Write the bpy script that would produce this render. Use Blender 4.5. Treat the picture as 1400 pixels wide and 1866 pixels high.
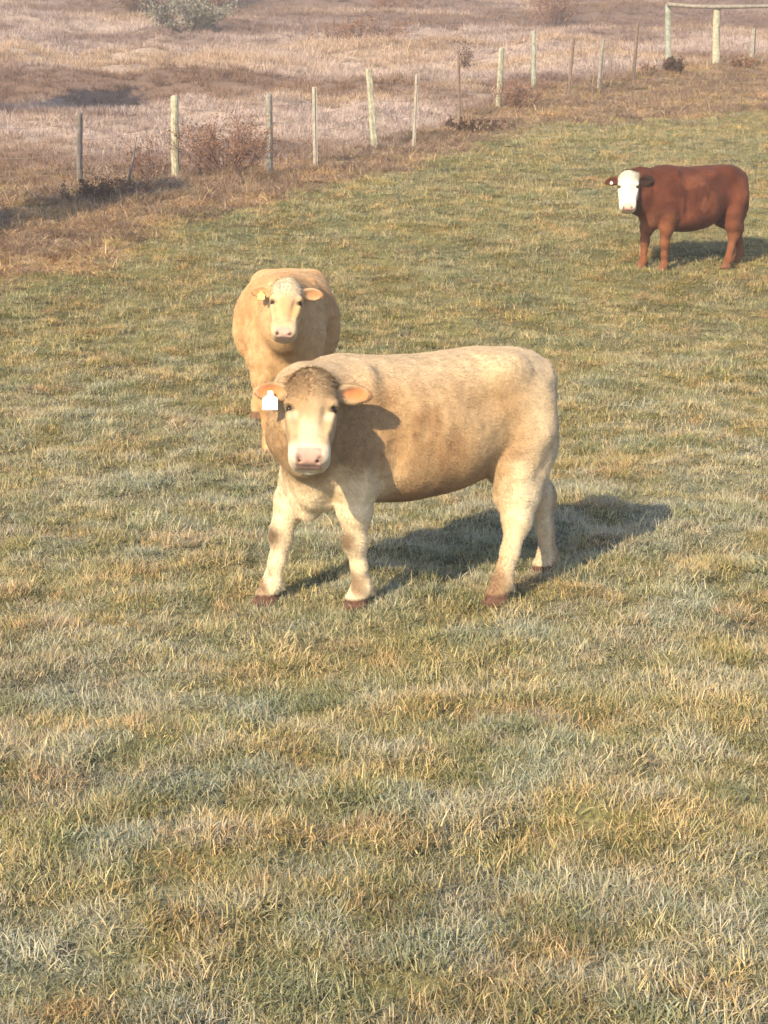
import bpy, math, random
import numpy as np
from mathutils import Vector, Matrix

# ------------------------------------------------------------------ camera, sky, sun, exposure
scene = bpy.context.scene
for o in list(bpy.data.objects):
    bpy.data.objects.remove(o)
COL = scene.collection
CAM_Z, PITCH, FPX = 2.2, math.radians(10.0), 2800.0     # focal length in pixels of a 1400 x 1866 frame
cam_data = bpy.data.cameras.new('camera')
cam_data.sensor_fit = 'VERTICAL'
cam_data.angle_y = 2 * math.atan(933.0 / FPX)
cam_data.clip_start, cam_data.clip_end = 0.05, 3000
cam = bpy.data.objects.new('camera', cam_data)
COL.objects.link(cam)
cam.location = (0, 0, CAM_Z)
cam.rotation_euler = (math.pi / 2 - PITCH, 0, 0)
scene.camera = cam
scene.render.resolution_x, scene.render.resolution_y = 768, 1024

SUN_AZ, SUN_EL = math.radians(57), math.radians(31)     # shadows run this far round from +X (right) towards +Y (away)
SUN_STRENGTH, SKY_STRENGTH, EXPOSURE = 5.0, 0.14, 1.10
to_sun = Vector((-math.cos(SUN_AZ) * math.cos(SUN_EL), -math.sin(SUN_AZ) * math.cos(SUN_EL), math.sin(SUN_EL)))
world = bpy.data.worlds.new('World')
scene.world = world
world.use_nodes = True
wn = world.node_tree.nodes
sky = wn.new('ShaderNodeTexSky')
sky.sky_type = 'NISHITA'
sky.sun_disc = False
sky.ozone_density = 3.0
sky.sun_elevation = SUN_EL
sky.sun_rotation = math.atan2(to_sun.x, to_sun.y)
wn['Background'].inputs['Strength'].default_value = SKY_STRENGTH
world.node_tree.links.new(sky.outputs[0], wn['Background'].inputs['Color'])
sun_data = bpy.data.lights.new('sun', 'SUN')
sun_data.energy = SUN_STRENGTH
sun_data.angle = math.radians(0.6)
sun_data.color = (1.0, 0.79, 0.50)
sun = bpy.data.objects.new('sun', sun_data)
COL.objects.link(sun)
sun.rotation_euler = to_sun.to_track_quat('Z', 'Y').to_euler()
sun.location = (-20, -30, 30)
scene.view_settings.view_transform = 'Standard'
scene.view_settings.look = 'None'
scene.view_settings.gamma = 1.0
scene.view_settings.use_curve_mapping = False
scene.view_settings.exposure = EXPOSURE
scene.render.filter_size = 2.1
scene.cycles.max_bounces = 3
scene.cycles.diffuse_bounces = 2
scene.cycles.use_adaptive_sampling = True
scene.cycles.adaptive_threshold = 0.03
scene.cycles.use_denoising = True

rng = np.random.default_rng(11)
random.seed(11)

# ------------------------------------------------------------------ helpers
def tag(o, label=None, cat=None, group=None, kind=None):
    if label: o['label'] = label
    if cat: o['category'] = cat
    if group: o['group'] = group
    if kind: o['kind'] = kind
    return o

def empty(name, loc, rz=0.0):
    o = bpy.data.objects.new(name, None)
    COL.objects.link(o)
    o.location = loc
    o.rotation_euler = (0, 0, rz)
    o.empty_display_size = 0.2
    return o

def mesh_obj(name, v, f, mat, parent=None, smooth=True, link=True):
    me = bpy.data.meshes.new(name)
    v = np.asarray(v, dtype=np.float32).reshape(-1, 3)
    if isinstance(f, np.ndarray):
        n, k = f.shape
        me.vertices.add(len(v)); me.vertices.foreach_set('co', v.ravel())
        me.loops.add(n * k); me.loops.foreach_set('vertex_index', f.astype(np.int32).ravel())
        me.polygons.add(n)
        me.polygons.foreach_set('loop_start', np.arange(0, n * k, k, dtype=np.int32))
        me.update(calc_edges=True)
        me.validate()
    else:
        me.from_pydata(v.tolist(), [], f)
        me.update()
    if smooth and len(me.polygons):
        me.polygons.foreach_set('use_smooth', np.ones(len(me.polygons), dtype=bool))
    if mat: me.materials.append(mat)
    o = bpy.data.objects.new(name, me)
    if link: COL.objects.link(o)
    if parent: o.parent = parent
    return o

def set_color(me, name, c):
    a = me.attributes.new(name, 'FLOAT_COLOR', 'POINT')
    c4 = np.ones((len(c), 4), np.float32); c4[:, :3] = c
    a.data.foreach_set('color', c4.ravel())

def set_float(me, name, c):
    a = me.attributes.new(name, 'FLOAT', 'POINT')
    a.data.foreach_set('value', np.asarray(c, np.float32))

def hash2(ix, iy, s):
    h = (ix.astype(np.int64) * 374761393 + iy.astype(np.int64) * 668265263 + s * 1442695041) & 0x7fffffff
    h = ((h ^ (h >> 13)) * 1274126177) & 0x7fffffff
    return ((h ^ (h >> 16)) & 0xffff) / 65535.0

def vnoise(x, y, s=0):
    x = np.asarray(x, float); y = np.asarray(y, float)
    ix, iy = np.floor(x), np.floor(y)
    fx, fy = x - ix, y - iy
    fx = fx * fx * (3 - 2 * fx); fy = fy * fy * (3 - 2 * fy)
    a, b = hash2(ix, iy, s), hash2(ix + 1, iy, s)
    c, d = hash2(ix, iy + 1, s), hash2(ix + 1, iy + 1, s)
    return (a + (b - a) * fx) * (1 - fy) + (c + (d - c) * fx) * fy

def fbm(x, y, s=0, oct=4):
    t, amp, tot = 0, 1.0, 0
    for i in range(oct):
        t = t + amp * vnoise(x * 2 ** i + 17.3 * i, y * 2 ** i - 9.1 * i, s + i); tot += amp; amp *= 0.5
    return t / tot

def sstep(a, b, x):
    t = np.clip((np.asarray(x, float) - a) / (b - a), 0, 1)
    return t * t * (3 - 2 * t)

def mixc(a, b, t):
    t = np.asarray(t)[..., None]
    return np.asarray(a) * (1 - t) + np.asarray(b) * t

# ------------------------------------------------------------------ the lie of the land
KX = np.array([-60, -20, 0, 4, 8, 11.8, 15, 17, 18.6, 20.5, 24.5, 28.5, 36, 43, 60, 100, 160, 400.])
KZ = np.array([-2.2, -.9, -.2, .04, .29, .65, 1.08, 1.44, 1.87, 2.36, 3.08, 3.8, 5.3, 6.9, 9.6, 17.4, 28.5, 60.])
def pchip(x, y, q):
    h = np.diff(x); d = np.diff(y) / h
    m = np.zeros(len(x)); m[0] = d[0]; m[-1] = d[-1]
    w1 = 2 * h[1:] + h[:-1]; w2 = h[1:] + 2 * h[:-1]
    m[1:-1] = (w1 + w2) / (w1 / d[:-1] + w2 / d[1:])
    i = np.clip(np.searchsorted(x, q) - 1, 0, len(h) - 1); t = (q - x[i]) / h[i]
    return (2*t**3-3*t**2+1)*y[i]+(t**3-2*t**2+t)*h[i]*m[i]+(-2*t**3+3*t**2)*y[i+1]+(t**3-t**2)*h[i]*m[i+1]

def smooth_ground(x, y):
    return pchip(KX, KZ, np.asarray(y, float))

FX = np.array([-60, -20, -4.8, -3.3, -1.9, -1.1, -.2, .6, 1.6, 2.6, 3.6, 5.1, 6.2, 8.0, 9.9, 30, 80.])
FY = np.array([22, 23, 24.7, 25.0, 25.9, 26.6, 28.4, 29.8, 32.8, 35.4, 37.2, 38.2, 39.5, 42.4, 43.0, 52, 70.])
def fence_dist(x, y):                    # metres in front of (+) or beyond (-) the fence
    return np.interp(x, FX, FY) - y

def rough(x, y):
    x = np.asarray(x, float); y = np.asarray(y, float)
    near = 1 - sstep(14, 40, y)
    b = (fbm(x * 2.2, y * 2.2, 3, 3) - .5) * 0.15 + (fbm(x * 5.5, y * 5.5, 8, 2) - .5) * 0.09
    big = (fbm(x * .35, y * .35, 21, 3) - .5) * 0.16
    fd = fence_dist(x, y)
    strip = sstep(5, 1.0, fd) * sstep(-1.2, -.2, fd)
    far = sstep(0, -6, fd)
    return b * (0.35 + .65 * near) + big * sstep(9.5, 14, y) + (fbm(x * 1.3, y * 1.3, 31, 3) - .5) * .35 * strip \
        + far * ((fbm(x * .16, y * .22, 41, 4) - .5) * 1.5 + (fbm(x * .9, y * .9, 47, 3) - .5) * .5)

def H(x, y):
    return smooth_ground(x, y) + rough(x, y)

def ray(px, py):
    u, v = (px - 700) / FPX, (933 - py) / FPX
    return np.array([u, math.cos(PITCH) + v * math.sin(PITCH), -math.sin(PITCH) + v * math.cos(PITCH)])

TS = np.concatenate([np.linspace(2, 60, 12000), np.linspace(60, 200, 6000)])
def ground_at(px, py):                   # where the line of sight through a point of the frame meets the smooth slope
    P = np.array([0, 0, CAM_Z]) + TS[:, None] * ray(px, py)
    i = int(np.argmax(P[:, 2] < smooth_ground(P[:, 0], P[:, 1])))
    return P[i]

def fields(x, y):
    """dry strip, field beyond the fence, frost, greenness at a place"""
    fd = fence_dist(x, y)
    w = np.interp(x, [-8, -4.5, -1, 1, 3, 6, 10], [8.2, 6.8, 3.2, 2.2, 4.0, 6.5, 8.5])
    wob = (fbm(x * .8, y * .8, 55, 3) - .5) * 3.0
    dry = sstep(w + 1.2, w - .8, fd + wob)
    field = sstep(.5, -.9, fd + (fbm(x * 1.5, y * 1.5, 58, 2) - .5) * 1.0)
    fr = fbm(x * 4.2, y * 5.5, 61, 4) * .74 + fbm(x * .6, y * .9, 66, 2) * .26
    fr = .15 + .85 * sstep(.40, .60, fr)
    fr = fr * (1 - .72 * sstep(10, 17, y)) * (1 - dry) * (1 - field)
    gr = fbm(x * .8, y * 1.3, 71, 4) * .6 + fbm(x * 2.5, y * 3.5, 73, 2) * .4
    return dry, field, fr, gr

# ------------------------------------------------------------------ materials
def new_mat(name):
    m = bpy.data.materials.new(name)
    m.use_nodes = True
    nt = m.node_tree
    b = nt.nodes['Principled BSDF']
    b.inputs['Specular IOR Level'].default_value = 0.2
    b.inputs['Roughness'].default_value = 0.85
    return m, nt, b

def noise_vary(nt, col_socket, scale, lo, hi, coord='Object', detail=4.0):
    """multiply a colour by a noise that runs from lo to hi"""
    tc = nt.nodes.new('ShaderNodeTexCoord')
    nz = nt.nodes.new('ShaderNodeTexNoise')
    nz.inputs['Scale'].default_value = scale; nz.inputs['Detail'].default_value = detail
    nt.links.new(tc.outputs[coord], nz.inputs['Vector'])
    mr = nt.nodes.new('ShaderNodeMapRange')
    mr.inputs['From Min'].default_value = .3; mr.inputs['From Max'].default_value = .7
    mr.inputs['To Min'].default_value = lo; mr.inputs['To Max'].default_value = hi
    nt.links.new(nz.outputs['Fac'], mr.inputs['Value'])
    mx = nt.nodes.new('ShaderNodeMix'); mx.data_type = 'RGBA'; mx.blend_type = 'MULTIPLY'
    mx.inputs['Factor'].default_value = 1
    nt.links.new(col_socket, mx.inputs['A']); nt.links.new(mr.outputs[0], mx.inputs['B'])
    return mx.outputs['Result'], nz

def attr_mat(name, attr, scale=30, lo=.8, hi=1.2, rough_=.85, bump=0.0, sheen=0.0):
    m, nt, b = new_mat(name)
    a = nt.nodes.new('ShaderNodeAttribute'); a.attribute_name = attr
    c, nz = noise_vary(nt, a.outputs['Color'], scale, lo, hi)
    nt.links.new(c, b.inputs['Base Color'])
    b.inputs['Roughness'].default_value = rough_
    b.inputs['Sheen Weight'].default_value = sheen
    if bump:
        bp = nt.nodes.new('ShaderNodeBump'); bp.inputs['Strength'].default_value = bump; bp.inputs['Distance'].default_value = .02
        nt.links.new(nz.outputs['Fac'], bp.inputs['Height']); nt.links.new(bp.outputs[0], b.inputs['Normal'])
    return m

def plain_mat(name, col, scale=20, lo=.75, hi=1.25, rough_=.85, bump=.0):
    m, nt, b = new_mat(name)
    rgb = nt.nodes.new('ShaderNodeRGB'); rgb.outputs[0].default_value = (*col, 1)
    c, nz = noise_vary(nt, rgb.outputs[0], scale, lo, hi)
    nt.links.new(c, b.inputs['Base Color'])
    b.inputs['Roughness'].default_value = rough_
    if bump:
        bp = nt.nodes.new('ShaderNodeBump'); bp.inputs['Strength'].default_value = bump; bp.inputs['Distance'].default_value = .02
        nt.links.new(nz.outputs['Fac'], bp.inputs['Height']); nt.links.new(bp.outputs[0], b.inputs['Normal'])
    return m

def blade_mat(name):
    """grass blades: the tuft's tint times the blade's own colour, with rime on the upper blade"""
    m, nt, b = new_mat(name)
    L = nt.links.new
    own = nt.nodes.new('ShaderNodeAttribute'); own.attribute_name = 'blade'
    hgt = nt.nodes.new('ShaderNodeAttribute'); hgt.attribute_name = 'rime'
    tint = nt.nodes.new('ShaderNodeAttribute'); tint.attribute_name = 'tint'; tint.attribute_type = 'INSTANCER'
    frost = nt.nodes.new('ShaderNodeAttribute'); frost.attribute_name = 'frost'; frost.attribute_type = 'INSTANCER'
    mx = nt.nodes.new('ShaderNodeMix'); mx.data_type = 'RGBA'; mx.blend_type = 'MULTIPLY'; mx.inputs['Factor'].default_value = 1
    L(own.outputs['Color'], mx.inputs['A']); L(tint.outputs['Color'], mx.inputs['B'])
    mu = nt.nodes.new('ShaderNodeMath'); mu.operation = 'MULTIPLY'
    L(hgt.outputs['Fac'], mu.inputs[0]); L(frost.outputs['Fac'], mu.inputs[1])
    m2 = nt.nodes.new('ShaderNodeMix'); m2.data_type = 'RGBA'
    L(mu.outputs[0], m2.inputs['Factor']); L(mx.outputs['Result'], m2.inputs['A'])
    m2.inputs['B'].default_value = (.58, .62, .60, 1)
    L(m2.outputs['Result'], b.inputs['Base Color'])
    b.inputs['Roughness'].default_value = .7
    tr = nt.nodes.new('ShaderNodeBsdfTranslucent'); L(m2.outputs['Result'], tr.inputs['Color'])
    ms = nt.nodes.new('ShaderNodeMixShader'); ms.inputs[0].default_value = .28
    L(b.outputs[0], ms.inputs[1]); L(tr.outputs[0], ms.inputs[2])
    L(ms.outputs[0], nt.nodes['Material Output'].inputs['Surface'])
    return m

# ------------------------------------------------------------------ the ground sheet
def spaced(segments):
    out = []
    for a, b, s in segments:
        out.append(np.arange(a, b, s))
    out.append([segments[-1][1]])
    return np.concatenate(out)

gx = spaced([(-220, -40, 12), (-40, -14, 1.6), (-14, -4, .25), (-4, 4, .06), (4, 14, .25), (14, 40, 1.6), (40, 221, 12)])
gy = spaced([(-60, -5, 5), (-5, 2.5, .5), (2.5, 13, .06), (13, 30, .12), (30, 60, .35), (60, 130, 1.2), (130, 401, 12)])
GX, GY = np.meshgrid(gx, gy, indexing='ij')
GZ = H(GX, GY)
nx_, ny_ = len(gx), len(gy)
idx = np.arange(nx_ * ny_).reshape(nx_, ny_)
gf = np.stack([idx[:-1, :-1], idx[1:, :-1], idx[1:, 1:], idx[:-1, 1:]], -1).reshape(-1, 4)
gmat = attr_mat('turf_soil', 'soil', 42, .55, 1.4, .95, .8)
ground = mesh_obj('pasture_ground', np.stack([GX, GY, GZ], -1).reshape(-1, 3), gf, gmat)
d_, f_, fr_, gr_ = fields(GX.ravel(), GY.ravel())
soil = mixc(np.array([.085, .080, .035]), np.array([.15, .14, .06]), sstep(.35, .65, gr_))
soil = mixc(soil, np.array([.17, .175, .14]), fr_ * .4)
soil = mixc(soil, np.array([.29, .215, .15]), d_)
def band(x, y):                         # paler and darker runs of the field, drawn out across the slope
    b = fbm(x * .10, y * .26, 81, 4) * .75 + fbm(x * .5, y * .8, 83, 3) * .25
    b = b - .16 * np.exp(-((y - 39) / 2.2) ** 2) * sstep(2, -3, x) + .07 * np.exp(-((y - 47) / 6) ** 2) - .17 * sstep(55, 68, y)
    return b
fn = band(GX.ravel(), GY.ravel())
soil = mixc(soil, mixc(np.array([.16, .112, .09]), np.array([.38, .305, .255]), sstep(.36, .60, fn)), f_)
set_color(ground.data, 'soil', soil)
tag(ground, kind='structure')

# ------------------------------------------------------------------ grass: tufts scattered over the sheet
BLADE = blade_mat('grass_blade')
def tuft(name, n, spread, lmin, lmax, width, lean, palette, flat=0.0, segs=3, rime=.8):
    V, Fc, Cc, Rr = [], [], [], []
    for i in range(n):
        a = rng.uniform(0, 2 * math.pi); r = spread * math.sqrt(rng.uniform())
        bx, by = r * math.cos(a), r * math.sin(a)
        L = rng.uniform(lmin, lmax); az = rng.uniform(0, 2 * math.pi)
        ln = abs(rng.normal(0, lean)) + .12
        if rng.uniform() < flat: ln = rng.uniform(1.1, 1.5)
        dirv = np.array([math.cos(az), math.sin(az), 0]); side = np.array([-math.sin(az), math.cos(az), 0])
        tw = rng.uniform(0, math.pi); side = side * math.cos(tw) + dirv * math.sin(tw)
        p = np.array([bx, by, -.012]); th = ln * .5; base = len(V)
        col = np.array(palette[rng.integers(len(palette))]) * rng.uniform(.75, 1.25)
        w = width * rng.uniform(.7, 1.3)
        rm = rime * rng.uniform(.35, 1.0)
        for s in range(segs + 1):
            t = s / segs
            ww = w * (1 - t) ** .7 * .5
            if s < segs:
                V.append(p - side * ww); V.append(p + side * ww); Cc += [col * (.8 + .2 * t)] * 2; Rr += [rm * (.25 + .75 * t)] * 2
            else:
                V.append(p); Cc.append(col); Rr.append(rm)
            th += ln * .9 / segs
            th = min(th, 1.9)
            p = p + (dirv * math.sin(th) + np.array([0, 0, 1]) * math.cos(th)) * L / segs
            p[2] = max(p[2], .004)
        for s in range(segs - 1):
            q = base + 2 * s; Fc.append((q, q + 1, q + 3, q + 2))
        q = base + 2 * (segs - 1); Fc.append((q, q + 1, q + 2))
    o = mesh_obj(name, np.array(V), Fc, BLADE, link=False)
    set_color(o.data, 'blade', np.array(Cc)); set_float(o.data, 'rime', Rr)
    return o

def scatter(name, protos, pts, idx, rot, scl, tint, frost, label=None):
    c = bpy.data.collections.new(name + '_kinds')
    for i, p in enumerate(protos):
        p.name = f'{name}_kind_{i:02d}'
        c.objects.link(p)
    me = bpy.data.meshes.new(name)
    me.vertices.add(len(pts)); me.vertices.foreach_set('co', pts.astype(np.float32).ravel())
    a = me.attributes.new('pick', 'INT', 'POINT'); a.data.foreach_set('value', idx.astype(np.int32))
    a = me.attributes.new('turn', 'FLOAT_VECTOR', 'POINT'); a.data.foreach_set('vector', rot.astype(np.float32).ravel())
    a = me.attributes.new('grow', 'FLOAT_VECTOR', 'POINT'); a.data.foreach_set('vector', scl.astype(np.float32).ravel())
    set_color(me, 'tint', tint); set_float(me, 'frost', frost)
    me.update()
    o = bpy.data.objects.new(name, me); COL.objects.link(o)
    ng = bpy.data.node_groups.new(name + '_scatter', 'GeometryNodeTree')
    ng.interface.new_socket('Geometry', in_out='INPUT', socket_type='NodeSocketGeometry')
    ng.interface.new_socket('Geometry', in_out='OUTPUT', socket_type='NodeSocketGeometry')
    N, L = ng.nodes, ng.links.new
    gi, go = N.new('NodeGroupInput'), N.new('NodeGroupOutput')
    ci = N.new('GeometryNodeCollectionInfo'); ci.inputs['Collection'].default_value = c
    ci.inputs['Separate Children'].default_value = True; ci.inputs['Reset Children'].default_value = True
    ip = N.new('GeometryNodeInstanceOnPoints'); ip.inputs['Pick Instance'].default_value = True
    def na(nm, t):
        n = N.new('GeometryNodeInputNamedAttribute'); n.data_type = t; n.inputs['Name'].default_value = nm
        return n.outputs['Attribute']
    e2r = N.new('FunctionNodeEulerToRotation')
    L(gi.outputs[0], ip.inputs['Points']); L(ci.outputs[0], ip.inputs['Instance'])
    L(na('pick', 'INT'), ip.inputs['Instance Index'])
    L(na('turn', 'FLOAT_VECTOR'), e2r.inputs[0]); L(e2r.outputs[0], ip.inputs['Rotation'])
    L(na('grow', 'FLOAT_VECTOR'), ip.inputs['Scale']); L(ip.outputs[0], go.inputs[0])
    o.modifiers.new('scatter', 'NODES').node_group = ng
    tag(o, label, None, None, 'stuff')
    return o

def wedge_points(y0, y1, dens, margin=1.4):
    """random places in the camera's view between two distances, dens(y) per square metre"""
    out = []
    ys = np.linspace(y0, y1, int(max(4, (y1 - y0) / .5)) + 1)
    for a, b in zip(ys[:-1], ys[1:]):
        hw = .262 * b + margin + .02 * b
        n = rng.poisson(2 * hw * (b - a) * dens(.5 * (a + b)))
        out.append(np.stack([rng.uniform(-hw, hw, n), rng.uniform(a, b, n)], -1))
    return np.concatenate(out)

GREEN = [(.24, .235, .090), (.19, .205, .078), (.30, .27, .11), (.20, .22, .11), (.36, .31, .15)]
STRAW = [(.54, .43, .24), (.45, .34, .18), (.60, .50, .31), (.36, .25, .14), (.42, .36, .18)]
MIXED = GREEN + [(.44, .37, .18), (.52, .42, .22)]
protos = []
for i in range(6): protos.append(tuft('tuft', 60, .095, .022, .065, .0044, .85, GREEN, .62))
for i in range(5): protos.append(tuft('tuft', 56, .090, .022, .072, .0044, .8, MIXED, .62))
for i in range(4): protos.append(tuft('tuft', 44, .075, .025, .085, .0042, .7, STRAW, .5, rime=.7))
protos.append(tuft('tuft', 5, .05, .14, .24, .0034, .30, STRAW, 0, 4, .4))      # tall bents
protos.append(tuft('tuft', 3, .04, .16, .26, .0034, .40, STRAW, 0, 4, .4))
P = wedge_points(2.7, 44, lambda y: np.interp(y, [3, 6, 10, 16, 26, 44], [640, 500, 310, 180, 90, 45]))
HOOF_SPOTS = [(-.15, 7.94), (-.63, 8.02), (.60, 8.02), (.90, 8.56), (-.58, 11.5), (-.86, 11.43), (3.29, 18.44), (3.07, 18.60), (4.10, 18.66), (4.30, 18.95)]
P = np.concatenate([P] + [np.array(q) + np.stack([rng.normal(0, .07, 16), -abs(rng.normal(.05, .05, 16)) - .03], -1) for q in HOOF_SPOTS])
d_, f_, fr_, gr_ = fields(P[:, 0], P[:, 1])
keep = rng.uniform(size=len(P)) > np.maximum(d_ * .75, f_)
P, d_, fr_, gr_ = P[keep], d_[keep], fr_[keep], gr_[keep]
n = len(P)
strawness = sstep(.42, .62, fbm(P[:, 0] * 4.0, P[:, 1] * 5.0, 91, 3)) * .60 + .20 + d_ * .7
u = rng.uniform(size=n)
pick = np.where(u < strawness * .62, 11 + rng.integers(0, 4, n), np.where(u < strawness * .62 + .42, 6 + rng.integers(0, 5, n), rng.integers(0, 6, n)))
tall = rng.uniform(size=n) < .014
pick = np.where(tall, 15 + rng.integers(0, 2, n), pick)
s = np.interp(P[:, 1], [3, 8, 16, 26, 44], [.85, .92, 1.05, 1.3, 1.8]) * rng.uniform(.7, 1.25, n) * (.68 + .7 * fbm(P[:, 0] * 5.5, P[:, 1] * 5.5, 8, 2))
s = np.where(tall, np.minimum(s, 1.0), s)
rot = np.stack([rng.normal(0, .12, n), rng.normal(0, .12, n), rng.uniform(0, 6.28, n)], -1)
warm = fbm(P[:, 0] * 2.0, P[:, 1] * 2.8, 95, 3)
tint = mixc(np.array([.92, 1.0, .98]), np.array([1.12, 1.05, .84]), sstep(.35, .65, warm)) * (.78 + .5 * rng.uniform(size=(n, 1)))
tint = mixc(tint, tint * np.array([1.0, .86, .80]), sstep(.56, .68, fbm(P[:, 0] * 3.1, P[:, 1] * 4.2, 97, 3)))
fr2 = np.clip(fr_ * .95 + .22 * (1 - d_) * (1 - .5 * sstep(11, 17, P[:, 1])) + rng.normal(0, .20, n), 0, 1) * (1 - d_)
zz = H(P[:, 0], P[:, 1])
scatter('frosty_grass', protos, np.stack([P[:, 0], P[:, 1], zz], -1), pick, rot, np.stack([s, s, s * rng.uniform(.8, 1.15, n)], -1), tint, fr2,
        'short frosted pasture grass covering the slope round the cattle')

# matted dead straw along the fence
DEAD = [(.52, .39, .27), (.44, .32, .22), (.36, .25, .17), (.60, .48, .32), (.32, .22, .155)]
mats = [tuft('mat', 60, .20, .10, .30, .0085, .6, DEAD, .93, 3, .0) for i in range(5)]
P = wedge_points(15, 47, lambda y: 62 if y < 30 else 40, 2.0)
d_, f_, fr_, gr_ = fields(P[:, 0], P[:, 1])
keep = (rng.uniform(size=len(P)) < d_ * 1.1) & (fence_dist(P[:, 0], P[:, 1]) > -1.2)
P = P[keep]; n = len(P)
s = rng.uniform(.6, 1.25, n)
yb = sstep(.58, .68, fbm(P[:, 0] * 1.1, P[:, 1] * 1.6, 101, 3))
tint = mixc(np.array([.92, .90, .92]), np.array([1.55, 1.42, 1.1]), yb) * rng.uniform(.7, 1.2, (n, 1))
scatter('dead_straw', mats, np.stack([P[:, 0], P[:, 1], H(P[:, 0], P[:, 1])], -1), rng.integers(0, 5, n),
        np.stack([rng.normal(0, .1, n), rng.normal(0, .1, n), rng.uniform(0, 6.28, n)], -1), np.stack([s, s, s * .9], -1), tint, np.zeros(n),
        'brown flattened dead straw lying along the foot of the fence')

# dry rank grass of the field beyond the fence
HAY = [(.56, .47, .42), (.49, .405, .36), (.61, .525, .46), (.43, .35, .31), (.53, .46, .39)]
hay = [tuft('hay', 46, .24, .10, .30, .013, .65, HAY, .35, 3, .0) for i in range(6)]
def hay_d(y): return np.interp(y, [24, 40, 60, 90, 125], [42, 24, 11, 5, 3])
P = wedge_points(23, 128, hay_d, 2.2)
d_, f_, fr_, gr_ = fields(P[:, 0], P[:, 1])
P = P[rng.uniform(size=len(P)) < f_]; n = len(P)
fn = band(P[:, 0], P[:, 1])
f2 = fbm(P[:, 0] * .10, P[:, 1] * .25, 84, 3)
s = np.interp(P[:, 1], [24, 60, 120], [.65, 1.15, 2.0]) * rng.uniform(.6, 1.3, n) * (.6 + .9 * fn)
tint = mixc(np.array([.52, .43, .40]), np.array([1.04, 1.0, 1.02]), sstep(.36, .56, fn))
tint = mixc(tint, tint * np.array([1.0, .92, .74]), sstep(.45, .62, f2)) * rng.uniform(.75, 1.2, (n, 1))
scatter('dry_meadow_grass', hay, np.stack([P[:, 0], P[:, 1], H(P[:, 0], P[:, 1])], -1), rng.integers(0, 6, n),
        np.stack([rng.normal(0, .08, n), rng.normal(0, .08, n), rng.uniform(0, 6.28, n)], -1), np.stack([s, s, s * .85], -1), tint, np.zeros(n),
        'tall pale dry grass filling the field beyond the fence')

# ------------------------------------------------------------------ tubes for posts, wires, twigs
def tube(pts, radii, sides=6, cap=True):
    pts = np.asarray(pts, float); n = len(pts)
    V, Fc = [], []
    for i in range(n):
        t = pts[min(i + 1, n - 1)] - pts[max(i - 1, 0)]
        t /= np.linalg.norm(t) + 1e-9
        a = np.cross(t, [0, 1, 0.3] if abs(t[2]) > .8 else [0, 0, 1]); a /= np.linalg.norm(a) + 1e-9
        b = np.cross(t, a)
        for k in range(sides):
            ang = 2 * math.pi * k / sides
            V.append(pts[i] + radii[i] * (math.cos(ang) * a + math.sin(ang) * b))
    for i in range(n - 1):
        for k in range(sides):
            k2 = (k + 1) % sides
            Fc.append((i * sides + k, i * sides + k2, (i + 1) * sides + k2, (i + 1) * sides + k))
    if cap:
        Fc.append(tuple(range(sides))[::-1]); Fc.append(tuple((n - 1) * sides + k for k in range(sides)))
    return V, Fc

def merge(parts):
    V, Fc = [], []
    for v, f in parts:
        b = len(V); V += list(v); Fc += [tuple(i + b for i in q) for q in f]
    return np.array(V), Fc
# ------------------------------------------------------------------ the stock fence
def wood_post(base, top, r, sides=10, seed=0):
    """a split or round post: knobbly sides, tapered, with a slightly chamfered weathered top"""
    g = np.random.default_rng(seed)
    base, top = np.array(base, float), np.array(top, float)
    ts = np.concatenate([np.linspace(-.25, .97, 9), [1.0, 1.012]])
    V, Fc = [], []
    ax = top - base
    wob = g.normal(0, .10, sides)
    for t in ts:
        c = base + ax * t + np.array([g.normal(0, .06), g.normal(0, .06), 0]) * r
        rr = r * (1.06 - .12 * t)
        if t >= 1.0: rr *= .90
        if t > 1.005: rr *= .6
        for k in range(sides):
            a = 2 * math.pi * k / sides
            q = rr * (1 + wob[k] + g.normal(0, .03))
            V.append(c + np.array([math.cos(a) * q, math.sin(a) * q, 0]))
    n = len(ts)
    for i in range(n - 1):
        for k in range(sides):
            k2 = (k + 1) % sides
            Fc.append((i*sides+k, i*sides+k2, (i+1)*sides+k2, (i+1)*sides+k))
    Fc.append(tuple((n-1)*sides + k for k in range(sides)))
    return np.array(V), Fc

def steel_post(base, top, r):
    """a thin steel post of T section, with studs up its face"""
    base, top = np.array(base, float), np.array(top, float)
    prof = [(-1, -.25), (-.2, -.25), (-.2, -1), (.2, -1), (.2, -.25), (1, -.25), (1, .15), (-1, .15)]
    V, Fc = [], []
    for t in (-.2, 0, .5, 1.0):
        c = base + (top - base) * t
        V += [c + np.array([x * r, y * r, 0]) for x, y in prof]
    m = len(prof)
    for i in range(3):
        for k in range(m):
            Fc.append((i*m+k, i*m+(k+1) % m, (i+1)*m+(k+1) % m, (i+1)*m+k))
    Fc.append(tuple(3*m + k for k in range(m)))
    parts = [(V, Fc)]
    for t in np.linspace(.12, .95, 14):
        c = base + (top - base) * t + np.array([0, -r, 0])
        parts.append(tube([c, c + np.array([0, -.006, 0])], [.006, .005], 4))
    return merge(parts)

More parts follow.
